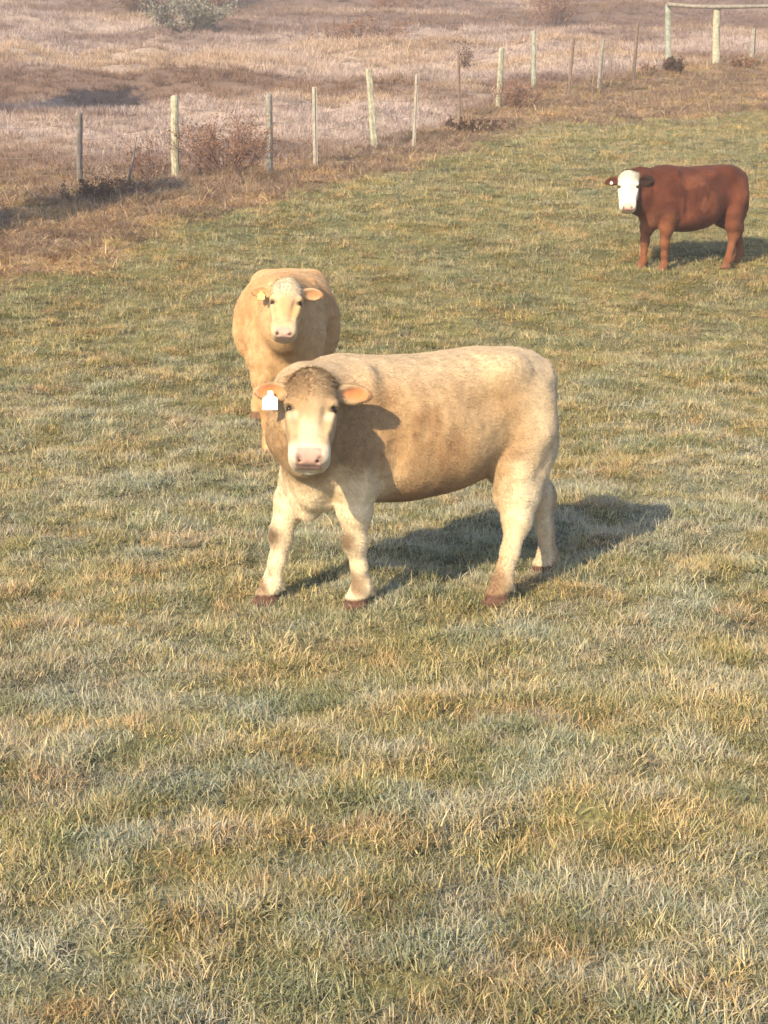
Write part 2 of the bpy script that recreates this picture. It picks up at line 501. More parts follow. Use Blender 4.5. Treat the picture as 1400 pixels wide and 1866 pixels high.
WOOD_PALE = plain_mat('post_wood_pale', (.36, .35, .26), 14, .65, 1.25, .9, .4)
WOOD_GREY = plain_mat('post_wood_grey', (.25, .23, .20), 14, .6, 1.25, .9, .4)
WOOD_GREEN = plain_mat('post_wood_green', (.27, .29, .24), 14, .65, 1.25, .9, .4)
WOOD_DARK = plain_mat('post_wood_dark', (.15, .14, .13), 14, .6, 1.25, .9, .4)  # dark tone also carries the painted shade of the leftmost post
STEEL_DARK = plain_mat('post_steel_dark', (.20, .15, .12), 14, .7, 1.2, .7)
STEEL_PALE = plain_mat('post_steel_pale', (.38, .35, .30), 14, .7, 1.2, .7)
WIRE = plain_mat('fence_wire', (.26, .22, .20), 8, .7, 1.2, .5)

# foot and head of each post in the frame, its width there, its make
POSTS = [(145, 338, 146, 207, 10, 'w', WOOD_DARK, 'dark wooden post with shade put into its colour'), (320, 331, 318, 176, 14, 'w', WOOD_PALE, 'stout pale wooden post'),
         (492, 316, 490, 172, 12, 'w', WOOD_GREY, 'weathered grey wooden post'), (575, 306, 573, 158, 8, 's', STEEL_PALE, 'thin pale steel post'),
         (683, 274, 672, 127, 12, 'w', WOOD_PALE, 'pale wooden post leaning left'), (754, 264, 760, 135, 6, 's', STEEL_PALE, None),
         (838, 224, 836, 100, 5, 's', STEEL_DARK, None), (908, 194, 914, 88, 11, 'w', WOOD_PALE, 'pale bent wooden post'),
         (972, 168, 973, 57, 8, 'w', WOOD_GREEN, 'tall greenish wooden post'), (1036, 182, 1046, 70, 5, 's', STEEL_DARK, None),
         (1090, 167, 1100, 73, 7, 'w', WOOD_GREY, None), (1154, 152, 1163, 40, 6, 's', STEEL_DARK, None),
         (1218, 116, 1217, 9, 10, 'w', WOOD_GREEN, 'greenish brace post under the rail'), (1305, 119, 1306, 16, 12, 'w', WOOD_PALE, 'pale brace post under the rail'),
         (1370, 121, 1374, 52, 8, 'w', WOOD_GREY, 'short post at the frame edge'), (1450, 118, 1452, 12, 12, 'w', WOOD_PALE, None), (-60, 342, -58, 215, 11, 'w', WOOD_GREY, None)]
feet_, heads_ = [], []
for (bx, by, tx, ty, w, k, m, lb) in POSTS:
    g = ground_at(bx, by); g[2] = H(g[0], g[1])
    d = ray(tx, ty); top = np.array([0, 0, CAM_Z]) + d * (g[1] / d[1])
    feet_.append(g); heads_.append(top)
fence = empty('stock_fence', tuple(feet_[0]))
tag(fence, 'wire stock fence on wooden and thin steel posts running up the slope', 'fence')
off = -feet_[0]
order = sorted(range(len(POSTS)), key=lambda i: feet_[i][0])
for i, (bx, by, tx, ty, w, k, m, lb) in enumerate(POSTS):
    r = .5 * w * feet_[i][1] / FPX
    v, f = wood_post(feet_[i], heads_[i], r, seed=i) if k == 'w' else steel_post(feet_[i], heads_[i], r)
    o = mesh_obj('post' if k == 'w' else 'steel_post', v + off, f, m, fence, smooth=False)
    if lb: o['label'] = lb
for hgt in (.30, .55, .80, 1.05):
    pts = []
    for a, b in zip(order[:-1], order[1:]):
        A = feet_[a] + (heads_[a] - feet_[a]) * min(.97, hgt / 1.22); B = feet_[b] + (heads_[b] - feet_[b]) * min(.97, hgt / 1.22)
        for t in np.linspace(0, 1, 7)[:-1]:
            p = A + (B - A) * t; p[2] -= .05 * 4 * t * (1 - t) * rng.uniform(.6, 1.4); p[1] -= .03
            pts.append(p)
    v, f = tube(pts, [.0032] * len(pts), 4)
    mesh_obj('wire', np.array(v) + off, f, WIRE, fence)
# rail across the brace posts
a, b, c = heads_[12] + [-.03, -.12, .0], heads_[13] + [0, -.12, .03], heads_[15] + [.1, -.12, .0]
v, f = tube([a, a + (b - a) * .5 + [0, 0, -.02], b, b + (c - b) * .5, c], [.055, .05, .052, .05, .048], 8)
mesh_obj('brace_rail', np.array(v) + off, f, WOOD_GREY, fence)

# a leaning stick stuck in the bank
g = ground_at(226, 350); d = ray(249, 250); t = np.array([0, 0, CAM_Z]) + d * ((g[1] + .1) / d[1])
v, f = tube([g - [0, 0, .1], g * .5 + t * .5 + [.03, 0, 0], t], [.022, .017, .010], 6)
st = mesh_obj('leaning_stick', v, f, WOOD_DARK)
tag(st, 'thin crooked stick leaning out of the bank between two left posts', 'stick')

# ------------------------------------------------------------------ shrubs and small trees
def twiggy(base, height, width, n, seed, r0=.012, droop=.2, levels=2):
    g = np.random.default_rng(seed)
    stems, twigs, tips = [], [], []
    for i in range(n):
        a = g.uniform(0, 2*math.pi); sp = g.uniform(.05, .5) ** .8
        L = height * g.uniform(.55, 1.05)
        end = base + np.array([math.cos(a) * sp * width, math.sin(a) * sp * width, L * (1 - .35 * sp)])
        st_ = base + np.array([math.cos(a), math.sin(a), 0]) * width * .12 * g.uniform(0, 1) - [0, 0, .05]
        mid = st_ * .5 + end * .5 + np.array([math.cos(a), math.sin(a), 0]) * width * .06 + g.normal(0, .03, 3) * height
        pts = [st_, .5*(st_+mid) + g.normal(0, .015, 3)*height, mid, .5*(mid+end) + g.normal(0, .02, 3)*height, end]
        stems.append(tube(pts, [r0, r0*.85, r0*.65, r0*.45, r0*.2], 4))
        for k in range(9):
            t = g.uniform(.25, 1); q = int(min(3, t * 4)); p = pts[q] + (pts[q+1] - pts[q]) * (t * 4 - q)
            d = unit_(pts[q+1] - pts[q]) + g.normal(0, .75, 3); d[2] = abs(d[2]) * (1 - droop); d = unit_(d)
            l = height * g.uniform(.12, .30)
            e = p + d * l
            twigs.append(tube([p, .5*(p+e) + g.normal(0, .012, 3)*height, e], [r0*.4, r0*.3, r0*.12], 3, False))
            for kk in range(3):
                d2 = unit_(d + g.normal(0, .7, 3)); pp = p + (e - p) * g.uniform(.3, 1)
                e2 = pp + d2 * l * .55
                twigs.append(tube([pp, e2], [r0*.26, r0*.1], 3, False)); tips.append(e2)
            tips.append(e)
    return stems, twigs, np.array(tips)

def unit_(v):
    return v / (np.linalg.norm(v) + 1e-9)

def leaves(tips, per, size, spread, seed):
    g = np.random.default_rng(seed)
    P_ = np.repeat(tips, per, 0) + g.normal(0, spread, (len(tips) * per, 3))
    n = len(P_)
    a = g.normal(0, 1, (n, 3)); a /= np.linalg.norm(a, axis=1)[:, None]
    b = np.cross(a, g.normal(0, 1, (n, 3))); b /= np.linalg.norm(b, axis=1)[:, None]
    s = size * g.uniform(.6, 1.4, (n, 1))
    V = np.stack([P_ - a*s, P_ + b*s*.4, P_ + a*s, P_ - b*s*.4], 1).reshape(-1, 3)
    return V, np.arange(4*n).reshape(-1, 4)

def shrub(name, label, px, py, height, width, n, seed, tmat, lmat=None, per=2, lsize=.03, cat='shrub', r0=.012, at=None, group=None):
    g = ground_at(px, py) if at is None else np.array([at[0], at[1], 0.0])
    g[2] = H(g[0], g[1]) - .02
    root = empty(name, tuple(g))
    st_, tw, tips = twiggy(np.zeros(3), height, width, n, seed, r0)
    v, f = merge(st_); mesh_obj('stems', v, f, tmat, root)
    v, f = merge(tw); o = mesh_obj('twigs', v, f, tmat, root, smooth=False); o['kind'] = 'stuff'
    if lmat:
        v, f = leaves(tips, per, lsize, height * .05, seed + 1)
        o = mesh_obj('foliage', v, f, lmat, root, smooth=False); o['kind'] = 'stuff'
    tag(root, label, cat, group)
    return root

def small_tree(name, label, at, height, crown_r, seed, tmat, lmat):
    g = np.array([at[0], at[1], float(H(at[0], at[1]))])
    gg = np.random.default_rng(seed)
    root = empty(name, tuple(g))
    tr = [(0, 0, -.1), (.03, .02, height*.3), (-.02, .04, height*.6), (.02, 0, height*.97)]
    parts = [tube(tr, [.09, .07, .045, .012], 8)]
    tips = []
    for k in range(110):
        t = gg.uniform(.14, .97); z = height * t; a = gg.uniform(0, 6.28)
        l = crown_r * (1.05 - t * .55) * gg.uniform(.7, 1.1)
        p = np.array([0, 0, z]); e = p + np.array([math.cos(a)*l, math.sin(a)*l, l*.25])
        parts.append(tube([p, .5*(p+e)+gg.normal(0, .03, 3), e], [.018, .012, .004], 4))
        for q in np.linspace(.2, 1, 9): tips.append(p + (e - p)*q + gg.normal(0, .07, 3))
    v, f = merge(parts); mesh_obj('trunk', v, f, tmat, root)
    v, f = leaves(np.array(tips), 26, .06, .10, seed); o = mesh_obj('crown', v, f, lmat, root, smooth=False); o['kind'] = 'stuff'
    tag(root, label, 'tree')
    return root

TWIG_PURPLE = plain_mat('twig_purple', (.20, .125, .105), 6, .7, 1.3)
TWIG_BROWN = plain_mat('twig_brown', (.12, .075, .05), 6, .7, 1.3)
TWIG_GREY = plain_mat('twig_grey', (.20, .18, .16), 6, .7, 1.3)
LEAF_RUST = plain_mat('leaf_rust', (.20, .11, .065), 3, .6, 1.5)
LEAF_DARK = plain_mat('leaf_dark', (.085, .055, .04), 3, .6, 1.4)
LEAF_GREY = plain_mat('leaf_grey_green', (.20, .20, .16), 3, .6, 1.4)
LEAF_GREEN = plain_mat('leaf_green', (.05, .07, .03), 3, .6, 1.4)
shrub('bare_shrub', 'large purple brown bare shrub between the stout pale post and the grey post', 412, 330, .95, 1.35, 34, 1, TWIG_PURPLE, LEAF_RUST, 2, .022)
shrub('bare_shrub', 'wispy shrub just left of the large purple brown shrub, beside the stout pale post', 268, 330, .65, .8, 14, 2, TWIG_PURPLE, LEAF_RUST, 1, .02)
shrub('bank_shrub', 'dark low shrub in shadow at the foot of the leftmost post', 168, 372, .38, .95, 16, 3, TWIG_BROWN, LEAF_DARK, 3, .022)
shrub('weed_clump', 'straw coloured weed clump at the foot of the leaning stick', 236, 368, .34, .55, 14, 4, TWIG_PURPLE, LEAF_RUST, 1, .018, 'plant')
shrub('low_shrub', 'dark low shrub under the thin steel post halfway up the fence', 862, 240, .30, 1.5, 22, 5, TWIG_BROWN, LEAF_DARK, 3, .022)
shrub('low_shrub', 'bushy brown shrub just right of the pale bent post', 948, 200, .75, .95, 20, 6, TWIG_PURPLE, LEAF_RUST, 2, .022)
shrub('round_bush', 'round dark bush at the foot of the greenish brace post', 1226, 138, .40, .55, 26, 7, TWIG_BROWN, LEAF_DARK, 4, .024)
shrub('low_shrub', 'small brown shrub left of the round dark bush', 1182, 140, .28, .5, 12, 8, TWIG_BROWN, LEAF_RUST, 2, .022)
shrub('weed_clump', 'brown weeds at the foot of the short post near the right edge', 1352, 128, .30, .9, 16, 9, TWIG_BROWN, LEAF_RUST, 2, .022, 'plant')
shrub('meadow_shrub', 'grey green sprawling shrub in the field near the top left', 345, 66, 1.5, 3.6, 34, 10, TWIG_GREY, LEAF_GREY, 3, .06, r0=.02)
shrub('meadow_shrub', 'tall dark brown shrub at the very top left of the field', 255, 20, 3.0, 3.4, 40, 11, TWIG_BROWN, LEAF_RUST, 2, .06, r0=.025)
shrub('meadow_shrub', 'brown shrub at the top edge right of the tall dark shrub', 395, 16, 2.4, 3.0, 30, 12, TWIG_PURPLE, LEAF_RUST, 2, .06, r0=.025)
shrub('seed_plant', 'dark plume of a tall weed behind the thin post halfway up', 846, 108, .9, .32, 8, 14, TWIG_BROWN, LEAF_DARK, 1, .03, 'plant')
shrub('meadow_shrub', 'long brown thicket on the hillside right of centre top', 1010, 42, 1.9, 2.2, 26, 15, TWIG_PURPLE, LEAF_RUST, 2, .05, r0=.02)
shrub('meadow_shrub', 'lower brown thicket running left below the hillside thicket', 660, 84, .9, 3.4, 22, 16, TWIG_PURPLE, LEAF_RUST, 2, .04, r0=.018)
shrub('meadow_shrub', 'brown thicket at the top edge near centre', 730, 18, 1.2, 3.0, 24, 19, TWIG_PURPLE, LEAF_RUST, 2, .05, r0=.02)
# evergreens just out of frame on the left: their shade lies across the bank and the field
small_tree('young_evergreen', 'young evergreen beyond the left edge of the frame, near the fence', (-6.7, 18.4), 5.0, .85, 21, TWIG_BROWN, LEAF_GREEN)
small_tree('young_evergreen', 'taller evergreen beyond the left edge of the frame, across the field', (-10.6, 31.4), 6.0, 1.7, 22, TWIG_BROWN, LEAF_GREEN)
# ------------------------------------------------------------------ cattle: one continuous skin grown from a field of distances
class Field:
    def __init__(s, lo, hi, h):
        s.lo, s.h = np.array(lo, float), h
        s.n = np.ceil((np.array(hi) - s.lo) / h).astype(int) + 1
        s.ax = [s.lo[i] + h * np.arange(s.n[i]) for i in range(3)]
        s.d = np.full(tuple(s.n), .12, np.float32)
    def box(s, lo, hi, pad):
        sl = []
        for i in range(3):
            a = int(np.clip(np.floor((lo[i] - pad - s.lo[i]) / s.h), 0, s.n[i] - 1))
            b = int(np.clip(np.ceil((hi[i] + pad - s.lo[i]) / s.h) + 1, a + 1, s.n[i]))
            sl.append(slice(a, b))
        g = np.meshgrid(*[s.ax[i][sl[i]] for i in range(3)], indexing='ij')
        return tuple(sl), np.stack(g, -1).astype(np.float32)
    def put(s, sl, e, k):
        d = s.d[sl]
        h = np.maximum(k - np.abs(d - e), 0) / k
        s.d[sl] = np.minimum(d, e) - h * h * k * .25
    def cut(s, sl, e, k):
        d = s.d[sl]; e = -e
        h = np.maximum(k - np.abs(d - e), 0) / k
        s.d[sl] = np.maximum(d, e) + h * h * k * .25
    def cone(s, a, b, ra, rb, k=.04, sub=False):
        a, b = np.array(a, np.float32), np.array(b, np.float32)
        r = max(ra, rb)
        sl, p = s.box(np.minimum(a, b) - r, np.maximum(a, b) + r, k + .03)
        ab = b - a; t = np.clip(((p - a) @ ab) / (ab @ ab + 1e-9), 0, 1)
        e = np.linalg.norm(p - a - t[..., None] * ab, axis=-1) - (ra + (rb - ra) * t)
        (s.cut if sub else s.put)(sl, e, k)
    def chain(s, pts, rad, k=.04):
        for i in range(len(pts) - 1): s.cone(pts[i], pts[i + 1], rad[i], rad[i + 1], k)
    def ell(s, c, r, k=.05, R=None, sub=False):
        c, r = np.array(c, np.float32), np.array(r, np.float32)
        m = float(r.max())
        ext = r if R is None else np.array([m, m, m])
        sl, p = s.box(c - ext, c + ext, k + .03)
        q = p - c
        if R is not None: q = q @ np.asarray(R, np.float32)         # columns of R are the ellipsoid's axes
        k0 = np.linalg.norm(q / r, axis=-1); k1 = np.linalg.norm(q / (r * r), axis=-1) + 1e-6
        e = k0 * (k0 - 1) / k1
        (s.cut if sub else s.put)(sl, e, k)
    def rbox(s, c, half, rad, k=.03, R=None, sub=False):
        c, half = np.array(c, np.float32), np.array(half, np.float32)
        m = float(np.linalg.norm(half)) + rad
        sl, p = s.box(c - m, c + m, k + .02)
        q = p - c
        if R is not None: q = q @ np.asarray(R, np.float32)
        q = np.abs(q) - half
        e = np.linalg.norm(np.maximum(q, 0), axis=-1) + np.minimum(q.max(-1), 0) - rad
        (s.cut if sub else s.put)(sl, e, k)
    def loft(s, st, k=.05):
        """torso from stations (x, top, bottom, half width, height of the widest place 0..1)"""
        st = np.array(st, float)
        sl, p = s.box([st[0, 0], -st[:, 3].max(), st[:, 2].min()], [st[-1, 0], st[:, 3].max(), st[:, 1].max()], k + .03)
        x = np.clip(p[..., 0], st[0, 0], st[-1, 0])
        g = lambda j: pchip2(st[:, 0], st[:, j], x)
        top, bot, hw, wz = g(1), g(2), g(3), g(4)
        zc = bot + (top - bot) * wz
        z = p[..., 2] - zc
        hh = np.where(z > 0, top - zc, zc - bot)
        n_ = 2.35
        rr = (np.abs(p[..., 1] / hw) ** n_ + np.abs(z / hh) ** n_) ** (1 / n_)
        e = (rr - 1) * np.minimum(hw, hh) * .95
        over = np.maximum(np.maximum(st[0, 0] - p[..., 0], p[..., 0] - st[-1, 0]), 0)
        e = np.where(over > 0, np.sqrt(np.maximum(e, 0) ** 2 + over ** 2), e)
        s.put(sl, e.astype(np.float32), k)

def pchip2(x, y, q):
    h = np.diff(x); d = np.diff(y) / h
    m = np.zeros(len(x)); m[0] = d[0]; m[-1] = d[-1]
    m[1:-1] = np.where(d[:-1] * d[1:] > 0, 2 * d[:-1] * d[1:] / np.where(d[:-1] + d[1:] == 0, 1, d[:-1] + d[1:]), 0)
    i = np.clip(np.searchsorted(x, q, side='right') - 1, 0, len(h) - 1); t = (q - x[i]) / h[i]
    return (2*t**3-3*t**2+1)*y[i]+(t**3-2*t**2+t)*h[i]*m[i]+(-2*t**3+3*t**2)*y[i+1]+(t**3-t**2)*h[i]*m[i+1]

def surface_nets(F):
    d = F.d; n = d.shape
    ins = d < 0
    c = ins[:-1, :-1, :-1].astype(np.int8)
    corners = [(i, j, k) for i in (0, 1) for j in (0, 1) for k in (0, 1)]
    cnt = np.zeros(tuple(np.array(n) - 1), np.int8)
    for (i, j, k) in corners: cnt += ins[i:n[0]-1+i, j:n[1]-1+j, k:n[2]-1+k]
    act = (cnt > 0) & (cnt < 8)
    I = np.argwhere(act)
    ids = np.full(act.shape, -1, np.int64); ids[act] = np.arange(len(I))
    acc = np.zeros((len(I), 3)); num = np.zeros(len(I))
    for a in range(3):
        o1, o2 = [x for x in range(3) if x != a]
        for p in (0, 1):
            for q in (0, 1):
                A = I.copy(); A[:, o1] += p; A[:, o2] += q
                B = A.copy(); B[:, a] += 1
                da, db = d[tuple(A.T)], d[tuple(B.T)]
                x = (da < 0) != (db < 0)
                t = da / np.where(x, da - db, 1)
                P = A.astype(float); P[:, a] += t
                acc[x] += (P - I)[x]; num[x] += 1
    V = F.lo + F.h * (I + acc / num[:, None])
    Q = []
    for a in range(3):
        o1, o2 = (a + 1) % 3, (a + 2) % 3
        s0 = [slice(1, m - 1) for m in n]; s0[a] = slice(0, n[a] - 1)
        A = ins[tuple(s0)]
        s1 = list(s0); s1[a] = slice(1, n[a])
        B = ins[tuple(s1)]
        E_ = np.argwhere(A != B)
        flip = A[tuple(E_.T)]
        E_ = E_ + np.array([s.start for s in s0])
        def cell(p, q):
            c = E_.copy(); c[:, o1] -= p; c[:, o2] -= q
            return ids[tuple(c.T)]
        q = np.stack([cell(1, 1), cell(0, 1), cell(0, 0), cell(1, 0)], -1)
        q[~flip] = q[~flip][:, ::-1]
        Q.append(q)
    Q = np.concatenate(Q)
    return V, Q[(Q >= 0).all(1)]

def unit(v):
    v = np.array(v, float); return v / np.linalg.norm(v)

COAT = attr_mat('cattle_coat', 'coat', 26, .90, 1.10, .9, .2, .06)
HAIR = attr_mat('cattle_hair', 'coat', 26, .90, 1.10, .9, 0, .05)
EYE, _nt, _b = new_mat('cattle_eye'); _b.inputs['Base Color'].default_value = (.012, .008, .006, 1); _b.inputs['Roughness'].default_value = .35; _b.inputs['Specular IOR Level'].default_value = .3
TAG_W = plain_mat('ear_tag_white', (.82, .80, .72), 40, .97, 1.03, .45)
TAG_Y = plain_mat('ear_tag_yellow', (.75, .55, .18), 40, .97, 1.03, .45)

def cow(name, label, origin, heading, feet, poll, muzzle, coat_fn, res, hairs, size=1.0, belly=1.0, tags=(), ear_droop=0.12, hair_len=.018, neck_fat=1.0, dark=.88, deep=0.0):
    """origin: ground under the middle of the trunk; heading: world angle of its forward axis; feet, poll, muzzle: world points
    feet in the order left fore, right fore, left hind, right hind"""
    z0 = float(smooth_ground(origin[0], origin[1]))
    O = np.array([origin[0], origin[1], z0])
    ch, sh = math.cos(heading), math.sin(heading)
    R = np.array([[ch, -sh, 0], [sh, ch, 0], [0, 0, 1]])        # local -> world
    loc = lambda p: (np.array(p, float) - O) @ R
    S = size
    lp, lm = loc(poll), loc(muzzle)
    lo = np.minimum(np.array([-1.05*S, -.50*S, -.14]), np.minimum(lp, lm) - .34); hi = np.maximum(np.array([1.0*S, .50*S, 1.42*S]), np.maximum(lp, lm) + .34)
    F = Field(lo, hi, res)
    # trunk
    bw = belly
    F.loft([(-.725*S, 1.21*S, .86*S, .14*S, .5), (-.68*S, 1.275*S, .78*S, .22*S, .5), (-.56*S, 1.325*S, .68*S, .27*S, .55), (-.36*S, 1.33*S, .62*S, .30*S*bw, .50),
            (-.12*S, 1.315*S, (.56-deep)*S, .345*S*bw, .44), (.14*S, 1.30*S, (.525-deep)*S, .35*S*bw, .44), (.38*S, 1.305*S, (.535-deep)*S, .30*S, .46), (.55*S, 1.28*S, .56*S, .255*S, .48),
            (.66*S, 1.18*S, .60*S, .19*S, .45), (.73*S, 1.04*S, .68*S, .12*S, .45)], .06)
    # hip bones, rump, loin, shoulder blades
    for y in (1, -1):
        F.ell((-.40*S, y*.215*S, 1.225*S), (.09*S, .07*S, .065*S), .13)
        F.ell((-.675*S, y*.12*S, 1.15*S), (.07*S, .06*S, .075*S), .06)
        F.ell((-.535*S, y*.175*S, .92*S), (.19*S, .125*S, .28*S), .06)          # round of the thigh
        F.ell((.47*S, y*.20*S, .93*S), (.15*S, .095*S, .27*S), .09)             # shoulder
        F.ell((.58*S, y*.15*S, .80*S), (.10*S, .10*S, .13*S), .08)              # point of shoulder
        F.ell((-.235*S, y*.365*S*bw, 1.10*S), (.12*S, .065*S, .095*S), .09, None, True)     # hollow of the flank
        F.ell((.285*S, y*.375*S, .76*S), (.035*S, .075*S, .20*S), .06, None, True)
        F.ell((.40*S, y*.215*S, 1.10*S), (.045*S, .05*S, .16*S), .07)     # behind the shoulder
    # brisket and dewlap
    for y in (1, -1):
        F.ell((.58*S, y*.05*S, .62*S), (.14*S, .07*S, .12*S), .05)
        F.ell((.66*S, y*.07*S, .70*S), (.10*S, .085*S, .17*S), .05)
    F.ell((.65*S, 0, .555*S), (.085*S, .042*S, .115*S), .05)
    F.ell((.67*S, 0, .72*S), (.10*S, .04*S, .20*S), .05)
    # head frame
    pl, mz = loc(poll), loc(muzzle)
    f = unit(mz - pl)
    cam_l = loc((0, 0, CAM_Z))
    nrm = cam_l - pl; nrm[2] = 0; nrm = unit(nrm) * .8 + np.array([0, 0, .6]); nrm = unit(nrm - f * (nrm @ f))
    s_ = np.cross(nrm, f)                  # to the side: viewer's right when the face looks at the viewer
    HR = np.stack([f, nrm, s_], 1)
    hs = np.linalg.norm(mz - pl) / .46
    hp = lambda u, v, w: pl + hs * (u * f + v * nrm + w * s_)
    # neck: deep at the withers, rounder behind the jaw, with a crest line and a throat line
    nb = hp(.03, -.20, 0)
    w1, w2, w3 = np.array([.48*S, 0, 1.08*S]), np.array([.54*S, 0, .90*S]), np.array([.58*S, 0, .72*S])
    mid = .5 * (w1 + nb) + np.array([.10*S, 0, .01]); mid2 = .5 * (w2 + hp(.16, -.22, 0)) + np.array([.10*S, 0, -.03])
    nf = neck_fat
    F.chain([w1, mid, nb], [.185*S*nf, .155*S*nf, .115*hs], .10)
    F.chain([w2, mid2, hp(.14, -.20, 0)], [.19*S*nf, .15*S*nf, .095*hs], .10)
    F.chain([w3, .5 * (w3 + hp(.24, -.20, 0)) + np.array([.05, 0, -.02]), hp(.22, -.19, 0)], [.15*S, .085*S, .06*hs], .08)
    # head
    def he(u, v, w, r, k=.04, sub=False, rot=None):
        F.ell(hp(u, v, w), np.array(r) * hs, k, HR if rot is None else rot, sub)
    he(.070, -.090, 0, (.125, .100, .122), .05)
    he(.00, -.10, 0, (.06, .075, .085), .05)                             # poll
    he(.15, -.075, 0, (.12, .070, .108), .05)                            # forehead
    F.cone(hp(.16, -.100, 0), hp(.36, -.085, 0), .100*hs, .080*hs, .05)  # bridge
    for q in (1, -1):
        he(.148, -.044, q*.104, (.036, .036, .034), .022)                 # brow over the eye
        he(.225, -.120, q*.082, (.115, .085, .042), .04)                 # cheek
        F.cone(hp(.215, -.045, q*.085), hp(.34, -.040, q*.060), .030*hs, .026*hs, .04)
    F.rbox(hp(.405, -.078, 0), np.array([.022, .030, .064])*hs, .040*hs, .04, HR)     # muzzle
    F.rbox(hp(.440, -.060, 0), np.array([.012, .018, .056])*hs, .030*hs, .02, HR)     # nose pad
    F.rbox(hp(.445, -.112, 0), np.array([.008, .020, .056])*hs, .026*hs, .02, HR)     # upper lip
    F.chain([hp(.20, -.185, 0), hp(.36, -.160, 0), hp(.435, -.150, 0)], [.075*hs, .060*hs, .042*hs], .04)
    for q in (1, -1):
        F.cone(hp(.468, -.030, q*.042), hp(.440, -.024, q*.062), .0085*hs, .0075*hs, .008, True)    # nostril
        he(.178, -.030, q*.118, (.015, .020, .016), .012, True)          # eye socket
        F.cone(hp(.205, -.010, q*.080), hp(.33, -.002, q*.058), .018*hs, .014*hs, .03, True)    # groove beside the nose
        F.cone(hp(.478, -.126, q*.010), hp(.440, -.140, q*.085), .006*hs, .005*hs, .010, True)   # mouth
    # ears
    ear_axes = {}
    for q in (1, -1):
        e0 = hp(.045, -.120, q*.108)
        up = np.array([0, 0, 1.0])
        a = unit(q * s_ * 1.0 + up * (-ear_droop * .9) - nrm * .12)
        fr = unit(nrm * .86 - up * .32 + q * s_ * .1); fr = unit(fr - a * (fr @ a))
        hgt = np.cross(fr, a)
        ER = np.stack([a, fr, hgt], 1)
        c = e0 + a * .098 * hs
        F.cone(e0 - a * .03*hs, e0 + a * .045*hs, .034*hs, .030*hs, .03)
        F.ell(c - a*.01*hs, np.array([.088, .032, .054]) * hs, .03, ER)
        F.cone(c + a*.02*hs - fr*.004*hs, c + a*.080*hs - fr*.008*hs, .028*hs, .012*hs, .03)
        F.ell(c + fr * .034*hs + a*.006*hs, np.array([.076, .034, .040]) * hs, .010, ER, True)
        ear_axes[q] = (e0, a, fr, hgt, c)
    # legs
    fl = [loc(p) for p in feet]
    hoof_c = []; knees = []
    for i, p in enumerate(fl):
        y = 1 if i % 2 == 0 else -1
        p = p.copy(); p[2] -= .012
        fwd = np.array([1, 0, 0])
        toe = p + fwd * .035*S
        fet = p + np.array([-.035*S, 0, .115*S])
        if i < 2:
            sw = .42 * (p[0] - .45*S)
            elb = np.array([.45*S + sw, y*.175*S, .66*S])
            top = np.array([.47*S + sw*.7, y*.19*S, .84*S])
            kn = elb + (fet - elb) * .56 + fwd * .022*S
            F.chain([top, elb, elb + (kn - elb)*.45 + fwd*.01, kn + np.array([0, 0, .05*S])], [.130*S, .115*S, .088*S, .060*S], .035)
            knees.append(kn)
            F.ell(kn + fwd*.008*S, np.array([.062, .060, .070])*S, .03)
            F.chain([kn, kn + (fet - kn)*.5, fet + np.array([0, 0, .02])], [.054*S, .040*S, .043*S], .03)
            F.ell(fet, np.array([.053, .052, .055])*S, .03)
        else:
            st = np.array([-.525*S, y*.20*S, .70*S]) + np.array([.25, 0, 0]) * (p[0] + .55*S)
            hk = np.array([p[0]*.72 - .60*S*.28 - .055*S, p[1]*.75 + y*.17*S*.25, p[2] + .435*S])
            F.ell(st, np.array([.125, .085, .17])*S, .035)
            F.chain([np.array([-.54*S, y*.19*S, .88*S]), st, st + (hk - st)*.5 + fwd*.01, hk + np.array([.01, 0, .05*S])], [.15*S, .128*S, .108*S, .076*S], .035)
            F.chain([np.array([-.625*S, y*.16*S, .78*S]), st + (hk - st)*.55 - fwd*.06*S, hk - fwd*.025*S], [.10*S, .062*S, .04*S], .05)
            F.ell(hk, np.array([.076, .058, .085])*S, .04)
            F.chain([hk, hk + (fet - hk)*.5, fet + np.array([0, 0, .02])], [.058*S, .046*S, .047*S], .03)
            F.ell(fet, np.array([.055, .054, .056])*S, .03)
        F.cone(fet, p + np.array([.005*S, 0, .055*S]), .043*S, .052*S, .025)
        for q in (1, -1): F.cone(fet + np.array([-.045*S, q*.022*S, -.012*S]), fet + np.array([-.052*S, q*.022*S, -.03*S]), .014*S, .009*S, .012)
        for q in (1, -1):
            F.cone(p + np.array([-.02*S, q*.024*S, .026*S]), toe + np.array([.012*S, q*.022*S, .018*S]), .036*S, .026*S, .008)
        hoof_c.append((p, fet))
    # tail: over the rump and down behind the thigh, with its switch
    tl = [(-.64*S, 0, 1.25*S), (-.735*S, 0, 1.215*S), (-.775*S, .01, 1.05*S), (-.76*S, -.02*S, .80*S), (-.73*S, -.05*S, .62*S), (-.70*S, -.06*S, .50*S), (-.68*S, -.06*S, .38*S)]
    F.chain(tl, [.05*S, .036*S, .027*S, .022*S, .022*S, .034*S, .014*S], .03)
    V, Q = surface_nets(F)
    # keep the largest piece is not needed: everything overlaps. slight unevenness of muscle and coat
    me_n = None
    ob = mesh_obj('body', V, Q, COAT)
    N = np.zeros(len(V) * 3, np.float32); ob.data.vertices.foreach_get('normal', N); N = N.reshape(-1, 3)
    disp = (fbm(V[:, 0]*9 + V[:, 1]*5, V[:, 2]*9 - V[:, 1]*4, 201, 3) - .5) * .016
    huv = (V - pl) @ HR / hs
    inhead = (huv[:, 0] > -.1) & (huv[:, 0] < .56) & (np.abs(huv[:, 2]) < .26) & (huv[:, 1] > -.24)
